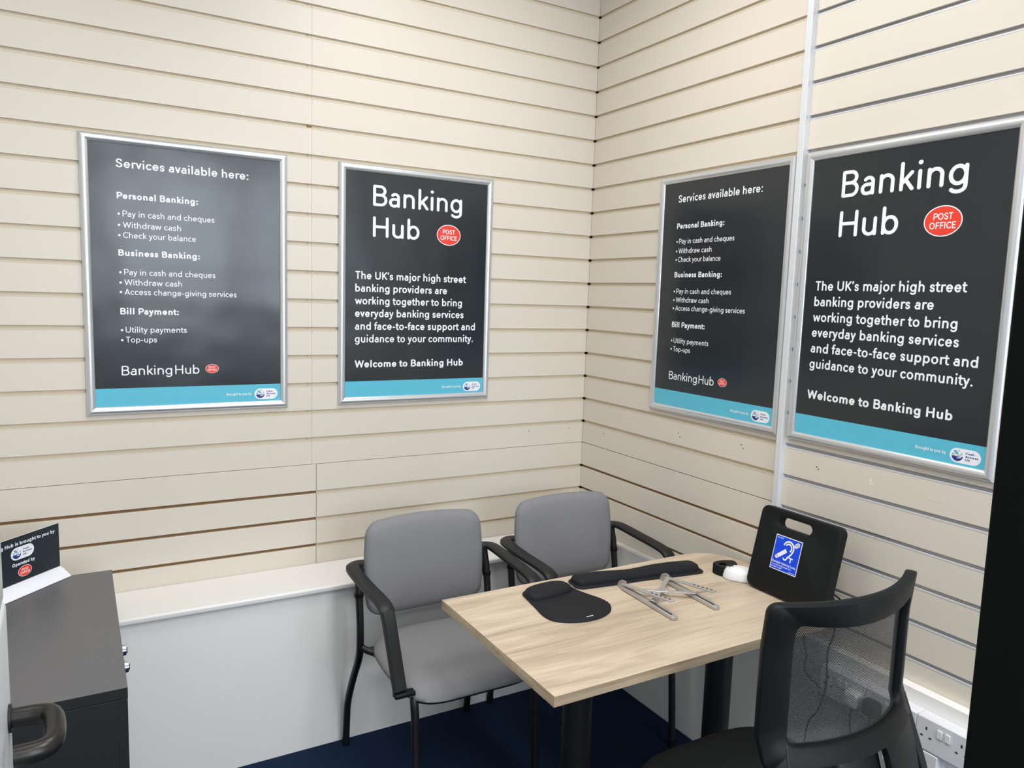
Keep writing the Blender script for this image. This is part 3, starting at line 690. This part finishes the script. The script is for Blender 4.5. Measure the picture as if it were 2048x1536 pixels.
mb = MB(); mb.pad(cp, [(0, 0.0043), (0.0005, 0.009), (0.004, 0.0145), (0.010, 0.0185), (0.018, 0.0205), (0.030, 0.0215), (0.040, 0.0218)]); mb.build('wrist_cushion', NEOP, o, angle=70)
mb = MB(); mb.box((-0.006, -0.1205, 0.0043), (0.016, -0.1175, 0.0046)); mb.build('maker_mark', PLW, o, smooth=False)
# long keyboard wrist rest
KX, KY = -0.435, -0.935
o = thing('keyboard_wrist_rest', 'long black padded wrist rest lying along the far side of the desk', 'wrist rest', (KX, KY, ZT), R(-7.3))
kb = rrect(0.462, 0.084, 0.026, 8); kb = [(x, y * (1 - 0.10 * math.exp(-(x / 0.07) ** 2))) for x, y in dense(kb, 160)]
mb = MB(); mb.pad(kb, [(0.0015, 0), (0, 0.001), (0, 0.0032), (0.001, 0.0042), (0.020, 0.0042)]); mb.build('rest_base', NEOP, o, angle=50)
kc = [(x * 0.965, y * 0.76 + 0.006) for x, y in kb]
mb = MB(); mb.pad(kc, [(0, 0.0043), (0.0006, 0.012), (0.004, 0.0195), (0.010, 0.0240), (0.018, 0.0265), (0.026, 0.027)], 0, lambda x, y, z: (x, y, 0.0043 + (z - 0.0043) * (1 - 0.30 * math.exp(-((x + 0.03) / 0.075) ** 2))))
mb.build('gel_cushion', NEOP, o, angle=70)
# folding laptop stand
o = thing('laptop_stand', 'folding silver metal laptop stand open on the middle of the desk', 'laptop stand', (-0.46, -1.11, ZT))
def bar(p, q, w_, h_, name, m=SILV, parent=None, bev=0.0015):
    p, q = Vector(p), Vector(q)
    mb = MB(); mb.sweep([p, q], [(-w_ / 2, -h_ / 2), (w_ / 2, -h_ / 2), (w_ / 2, h_ / 2), (-w_ / 2, h_ / 2)], (0, 0, 1))
    return mb.build(name, m, parent or o, bevel=bev)
for x0, x1, yb in ((-0.080, -0.090, 0.113), (0.076, 0.066, 0.101)):
    b0, b1 = (x0, yb, 0.007), (x1, -0.126, 0.0055)
    rl = bar(b0, b1, 0.019, 0.010, 'base_rail')
    bar((x0 + (x1 - x0) * 0.55, -0.012, 0.0110), (x1, -0.112, 0.0110), 0.0042, 0.0018, 'guide_slot', SLOT, rl, 0)
    a0, a1 = (x0, yb, 0.0155), (x1 + 0.016, -0.096, 0.040)
    ar = bar(a0, a1, 0.017, 0.005, 'support_arm')
    for k in range(5):
        f = 0.60 + 0.085 * k; px = a0[0] + (a1[0] - a0[0]) * f; py = a0[1] + (a1[1] - a0[1]) * f; pz = a0[2] + (a1[2] - a0[2]) * f
        bar((px, py + 0.003, pz + 0.0030), (px, py - 0.003, pz + 0.0027), 0.004, 0.0012, 'grip_slot', SLOT, ar, 0)
    hk = MB(); hk.sweep(smooth_path([(x0, yb - 0.012, 0.0165), (x0, yb + 0.003, 0.0170), (x0, yb + 0.011, 0.0130), (x0, yb + 0.015, 0.006), (x0, yb + 0.016, 0.001)], 5), [(-0.010, -0.002), (0.010, -0.002), (0.010, 0.002), (-0.010, 0.002)], (1, 0, 0)); hk.build('end_hook', SILV, ar)
    sx0 = x0 + (x1 - x0) * 0.52
    bar((sx0 + (0.006 if x0 < 0 else 0.006), -0.022, 0.010), (a1[0] - 0.004, -0.078, 0.037), 0.010, 0.004, 'prop_strut')
bar((-0.082, -0.024, 0.0150), (0.078, 0.092, 0.0185), 0.014, 0.004, 'cross_link'); bar((0.072, -0.034, 0.0150), (-0.075, 0.055, 0.0190), 0.014, 0.004, 'cross_link')
mb = MB(); mb.cyl((0.0, 0.018), 0.009, 0.010, 0.0225, 24); mb.build('centre_hinge', CHROME, o)
# small black dock with a round well
o = thing('black_dock', 'small black wedge shaped plastic holder with an open round well', 'holder', (-0.150, -1.030, ZT))
dk = smooth_path([(-0.034, 0.026, 0), (0.006, 0.030, 0), (0.039, 0.014, 0), (0.035, -0.010, 0), (0.010, -0.031, 0), (-0.026, -0.030, 0), (-0.042, -0.006, 0)], 6, True)
dk = [(p[0], p[1]) for p in dk]; hole = [(-0.016 + 0.0135 * math.cos(2 * PI * k / 42), 0.002 + 0.0115 * math.sin(2 * PI * k / 42)) for k in range(42)]
Oo, Ii = radial_match(dk, hole, (-0.016, 0.002), 84)
mb = MB(); mb.loft([[(x, y, 0.0) for x, y in Oo], [(x, y, 0.029) for x, y in Oo], [(x * 0.97, y * 0.97, 0.031) for x, y in Oo], [(x, y, 0.031) for x, y in Ii], [(x, y, 0.006) for x, y in Ii]], caps=True)
mb.build('dock_body', BLKPL, o, angle=50)
# white computer mouse
o = thing('computer_mouse', 'white computer mouse lying beside the black hearing loop panel', 'mouse', (-0.153, -1.090, ZT), R(38))
ms = superell(0.066, 0.102, 2.6, 60)
mb = MB(); mb.pad(ms, [(0.003, 0), (0.0, 0.003), (0.0005, 0.010), (0.003, 0.022), (0.008, 0.031), (0.0145, 0.0375), (0.022, 0.0405), (0.030, 0.0415)]); mb.build('mouse_shell', PLW, o, angle=70)
mb = MB(); mb.cyl((0, 0), 0.009, -0.003, 0.003, 20, xf=lambda x, y, z: (z, 0.026 + x, 0.0330 + y)); mb.build('scroll_wheel', SHELL, o)
# portable hearing loop: a leaning slab with a hand hole
o = thing('hearing_loop', 'black portable hearing loop panel with hand hole and blue ear sticker, leaning on the desk', 'hearing loop', (-0.175, -1.132, ZT + 0.0072))
E2 = Vector((0.2257, 0, 0.974)); E1 = Vector((0, -1, 0)); EN = Vector((-0.974, 0, 0.2257))
def slab(a, b, c): return tuple(E1 * a + E2 * b + EN * c)
LW, LH = 0.278, 0.257
oo = rrect(LW, LH - 0.006, 0.022, 8, LW / 2, LH / 2 - 0.003)
hh = rrect(0.117, 0.030, 0.0148, 10, 0.1285, 0.2155)
Oo, Ii = radial_match(oo, hh, (0.1285, 0.2155), 360)
steps = [(0, -0.034), (0, -0.006)]
rings = []
def lerp(t_, c): return [slab(p[0] + (q[0] - p[0]) * t_, p[1] + (q[1] - p[1]) * t_, c) for p, q in zip(Oo, Ii)]
def inset(pts, ins, cx, cy, w_, h_): return [(cx + (x - cx) * (1 - 2 * ins / w_), cy + (y - cy) * (1 - 2 * ins / h_)) for x, y in pts]
Oi = inset(Oo, 0.004, LW / 2, LH / 2, LW, LH); Ie = inset(Ii, -0.003, 0.1285, 0.2155, 0.117, 0.030)
rings = [[slab(x, y, -0.032) for x, y in Oo], [slab(x, y, -0.005) for x, y in Oo], [slab(x, y, -0.0012) for x, y in inset(Oo, 0.0015, LW / 2, LH / 2, LW, LH)], [slab(x, y, 0) for x, y in Oi],
         [slab(x, y, 0) for x, y in Ie], [slab(x, y, -0.0025) for x, y in Ii], [slab(x, y, -0.030) for x, y in Ii], [slab(x, y, -0.032) for x, y in Ie]]
mb = MB(); mb.loft(rings, closed=True); mb.build('loop_panel', BLKPL, o, angle=40)
mb = MB(); mb.loft([[(0.020, -0.20, -0.007), (0.020, -0.26, -0.007), (0.105, -0.26, -0.007), (0.105, -0.20, -0.007)], [(0.045, -0.20, 0.055), (0.045, -0.26, 0.055), (0.060, -0.26, 0.055), (0.060, -0.20, 0.055)]]); mb.build('rear_foot', BLKPL, o, smooth=False, bevel=0.003)
def stk(x, y, z): # sticker local: x right, z up (y = -depth)
    return slab(0.0745 + x, 0.0745 + z, 0.0004 - y)
SW, SH = 0.0945, 0.1025
mb = MB()
mb.add([(0, 0, 0), (SW, 0, 0), (SW, 0, SH), (0, 0, SH)], [(0, 1, 2, 3)], 0, stk)
bw = 0.0022; mb.add([(bw, -0.0002, bw), (SW - bw, -0.0002, bw), (SW - bw, -0.0002, SH - bw), (bw, -0.0002, SH - bw)], [(0, 1, 2, 3)], 1, stk)
def arc_strip(cx, cz, rx, rz, a0, a1, w0, w1=None, n=24):
    vs = []; w1 = w1 or w0
    for k in range(n + 1):
        f = k / n; a = R(a0 + (a1 - a0) * f); w_ = w0 + (w1 - w0) * f
        vs.append((cx + (rx + w_ / 2) * math.cos(a), -0.0004, cz + (rz + w_ / 2) * math.sin(a))); vs.append((cx + (rx - w_ / 2) * math.cos(a), -0.0004, cz + (rz - w_ / 2) * math.sin(a)))
    mb.add(vs, [(2 * k, 2 * k + 1, 2 * k + 3, 2 * k + 2) for k in range(n)], 0, stk)
def strip(p, q, w_):
    p, q = Vector((p[0], p[1])), Vector((q[0], q[1])); t_ = (q - p).normalized(); nv = Vector((-t_.y, t_.x)) * w_ / 2
    mb.add([(v.x, -0.0004, v.y) for v in (p + nv, q + nv, q - nv, p - nv)], [(0, 1, 2, 3)], 0, stk)
ec = (0.0510, 0.0722)
arc_strip(*ec, 0.0180, 0.0190, 165, -20, 0.0046); arc_strip(*ec, 0.0108, 0.0118, 150, -48, 0.0042)
pts = [(ec[0] + 0.0169, ec[1] - 0.0065), (0.0640, 0.0570), (0.0580, 0.0490), (0.0525, 0.0440)]
for a, b in zip(pts, pts[1:]): strip(a, b, 0.0046)
arc_strip(0.0455, 0.0445, 0.0070, 0.0085, 0, -150, 0.0042)
strip((0.0165, 0.0385), (0.0455, 0.0635), 0.0115); strip((0.0735, 0.0835), (0.0835, 0.0925), 0.0125)
for q in ((0.0165, 0.0385), (0.0815, 0.0905), (0.0745, 0.0845)): 
    disc(mb, q[0], q[1], 0.0055, 0.0055, 0.0004, 0, 20, xf=stk)
strip((0.0590, 0.0455), (0.0730, 0.0455), 0.0036); strip((0.0660, 0.0455), (0.0660, 0.0325), 0.0036)
put_text(mb, 'Portable Hearing Loop', 0.0045, 0.0200, 0.0845, 0.0070, 0.14, 0, stk, d=0.0005)
put_text(mb, 'To use this facility please ask a', 0.0045, 0.0128, 0.0700, 0.0044, 0.14, 0, stk, d=0.0005)
put_text(mb, 'member of staff', 0.0045, 0.0062, 0.0380, 0.0044, 0.14, 0, stk, d=0.0005)
put_text(mb, 'contacta', 0.0060, 0.0930, 0.0200, 0.0046, 0.14, 0, stk, d=0.0005)
put_text(mb, 'contacta.co.uk', 0.0660, 0.0045, 0.0240, 0.0030, 0.14, 0, stk, d=0.0005)
st = mb.build('blue_ear_sticker', [TXT, BLUE], o, smooth=False); st['label'] = 'square blue sticker with white ear symbol'
# cables
def cable(name, label, pts, r, m=BLK):
    mb = MB(); mb.tube(smooth_path(pts, 8), r, 10); return tag(mb.build(name, m), label, 'cable')
cable('desk_cable', 'thin black cable curling on the desk behind the hearing loop panel', [(-0.088, -1.00, ZT + 0.003), (-0.066, -1.06, ZT + 0.003), (-0.050, -1.18, ZT + 0.003), (-0.042, -1.27, ZT + 0.004), (-0.048, -1.335, ZT + 0.026), (-0.056, -1.378, ZT + 0.024), (-0.070, -1.400, ZT + 0.006), (-0.090, -1.408, ZT + 0.003)], 0.0026)
cable('hanging_cable', 'longer thin black cable hanging from the desk to the floor, seen through the mesh', [(-0.088, -1.392, 0.7000), (-0.086, -1.388, 0.655), (-0.086, -1.374, 0.60), (-0.086, -1.378, 0.512), (-0.086, -1.371, 0.465), (-0.090, -1.358, 0.412), (-0.085, -1.322, 0.33), (-0.075, -1.30, 0.06), (-0.10, -1.27, 0.0035), (-0.14, -1.25, 0.003)], 0.0026)
cable('hanging_cable', 'shorter thin black cable looping below the desk to the left of the longer one', [(-0.08, -1.285, 0.700), (-0.082, -1.288, 0.60), (-0.084, -1.304, 0.559), (-0.084, -1.298, 0.526), (-0.084, -1.310, 0.501), (-0.086, -1.345, 0.490), (-0.087, -1.368, 0.480)], 0.0024)

# ------------------------------------------------------------------ wall sockets (on the board under the right wall)
def make_socket(label, y, z, rocker=True):
    t = thing('double_socket', label, 'socket', (-0.0312, y, z), R(-90), 'white double sockets')
    W_, H_ = 0.146, 0.086
    mb = MB(); mb.box((-W_ / 2, -0.032, -H_ / 2), (W_ / 2, 0, H_ / 2)); mb.build('back_box', SOCK, t, bevel=0.0015)
    mb = MB(); mb.pad(rrect(W_, H_, 0.003, 4), [(0, 0.0322), (0, 0.0388), (0.0018, 0.0405)], 0, lambda x, y_, z_: (x, -z_, y_)); fp = mb.build('face_plate', SOCK, t, angle=30)
    mb = MB()
    for cx in (-0.045, 0.045):
        for px, pz, pw, ph in ((0, 0.016, 0.0042, 0.0085), (-0.0112, -0.0065, 0.0068, 0.0044), (0.0112, -0.0065, 0.0068, 0.0044)):
            mb.box((cx + px - pw / 2, -0.0409, pz - ph / 2), (cx + px + pw / 2, -0.0404, pz + ph / 2))
    mb.build('pin_holes', SLOT, fp, smooth=False)
    for cx in (-0.010, 0.010):
        mb = MB(); mb.box((cx - 0.0065, -0.0440, 0.0055), (cx + 0.0065, -0.0404, 0.0275)); mb.build('rocker_switch', PLW, fp, bevel=0.001)
    return t
s1 = make_socket('white double wall socket, upper row right beside the black door post', -1.712, 0.5045)
for lab, y, z in (('white double wall socket, upper row half hidden behind the office chair edge', -1.565, 0.5045),
                  ('white double wall socket seen through the office chair mesh', -1.418, 0.5045),
                  ('white double wall socket, lower row right of the office chair', -1.628, 0.4150)):
    c_ = copy_tree(s1); c_.location = (-0.0312, y, z); c_['label'] = lab
for lab, y, z, m in (('black mains plug in a socket behind the office chair mesh', -1.520, 0.502, SHELL), ('white mains plug in the socket seen through the chair mesh', -1.463, 0.502, PLW)):
    t = thing('mains_plug', lab, 'plug', (-0.0725, y, z), R(-90))
    mb = MB(); mb.pad(rrect(0.046, 0.046, 0.010, 5), [(0, 0), (0, 0.018), (0.004, 0.026), (0.010, 0.028)], 0, lambda x, y_, z_: (x, -z_, y_)); mb.build('plug_body', m, t, angle=40)
    mb = MB(); mb.tube(smooth_path([(0, -0.014, -0.022), (0, -0.016, -0.06), (0.005, -0.012, -0.13), (0.012, -0.004, -0.25), (0.012, -0.002, -z + 0.004)], 6), 0.003, 10); mb.build('flex', SHELL, t)

# ------------------------------------------------------------------ black cabinet on the left with card sign
cb = thing('cupboard', 'low black office cupboard at the left edge, overhead light painted into its top', 'cupboard', (-2.08, -0.634, 0))
hx, hy = 0.216, 0.378
mb = MB(); mb.box((-hx, -hy + 0.001, 0.0), (hx - 0.019, hy - 0.001, 0.7245)); mb.box((hx - 0.019, -hy + 0.001, 0), (hx - 0.0005, -hy + 0.019, 0.7245)); mb.box((hx - 0.019, hy - 0.019, 0), (hx - 0.0005, hy - 0.001, 0.7245)); mb.build('carcass', CABS, cb, smooth=True, bevel=0.001)
mb = MB(); mb.box((-hx, -hy, 0.7255), (hx, hy, 0.750)); mb.build('top_board', [CABT, CABS], cb, smooth=True, bevel=0.0012)
for p in cb.children[-1].data.polygons:
    if abs(p.normal.z) < 0.5: p.material_index = 1
for ya, yb, yl in ((-hy + 0.0205, -0.0015, -0.155), (0.0015, hy - 0.0205, -0.065)):
    mb = MB(); mb.box((hx - 0.018, ya, 0.03), (hx - 0.0005, yb, 0.724)); dr = mb.build('door', CABS, cb, smooth=True, bevel=0.001)
for yl, zl in ((-0.175, 0.700), (-0.082, 0.700)):
    mb = MB(); f_ = lambda x, y, z, yl=yl, zl=zl: (hx + z, yl + x, zl + y)
    mb.cyl((0, 0), 0.0165, 0, 0.004, 28, xf=f_); mb.cyl((0, 0), 0.014, 0.004, 0.012, 28, r2=0.0125, xf=f_); mb.box((-0.002, -0.008, 0.012), (0.002, 0.008, 0.0145), xf=f_)
    mb.build('lock_knob', CHROME, cb, angle=40)
# printed card in a white curved holder
sg = thing('card_sign', 'small dark printed card sign in a white curved holder on the cupboard', 'sign', (-2.115, -0.360, 0.7503), R(45.5))
CWD, CHT = 0.34, 0.127
mb = MB(); mb.box((-CWD / 2, -0.0015, 0.026), (CWD / 2, 0.0, 0.026 + CHT)); cd = mb.build('printed_card', CARD, sg, smooth=False)
prof = [(0.0002, 0.1538), (0.0014, 0.1538), (0.0014, 0.001), (-0.040, 0.001), (-0.040, 0.0022), (-0.034, 0.0065), (-0.024, 0.0135), (-0.014, 0.0205), (-0.0055, 0.0245), (-0.0018, 0.0262), (0.0002, 0.0265)]
mb = MB(); mb.loft([[(x, y, z) for y, z in prof] for x in (-CWD / 2 - 0.0, CWD / 2 + 0.0)]); mb.build('card_holder', SIGNW, sg, angle=40)
mb = MB()
put_text(mb, 'This Banking Hub is brought to you by', -0.090, 0.1300, 0.245, 0.0098, 0.18, d=0.0018)
put_text(mb, 'Operated by', 0.017, 0.0735, 0.070, 0.0092, 0.18, d=0.0018)
mb.build('white_lettering', TXT, cd, smooth=False)
pill(cd, 0.014, 0.086, 0.090, 0.1245, 0.0018); badge(cd, 0.055, 0.0535, 0.0215, 0.0152, 0.0018)
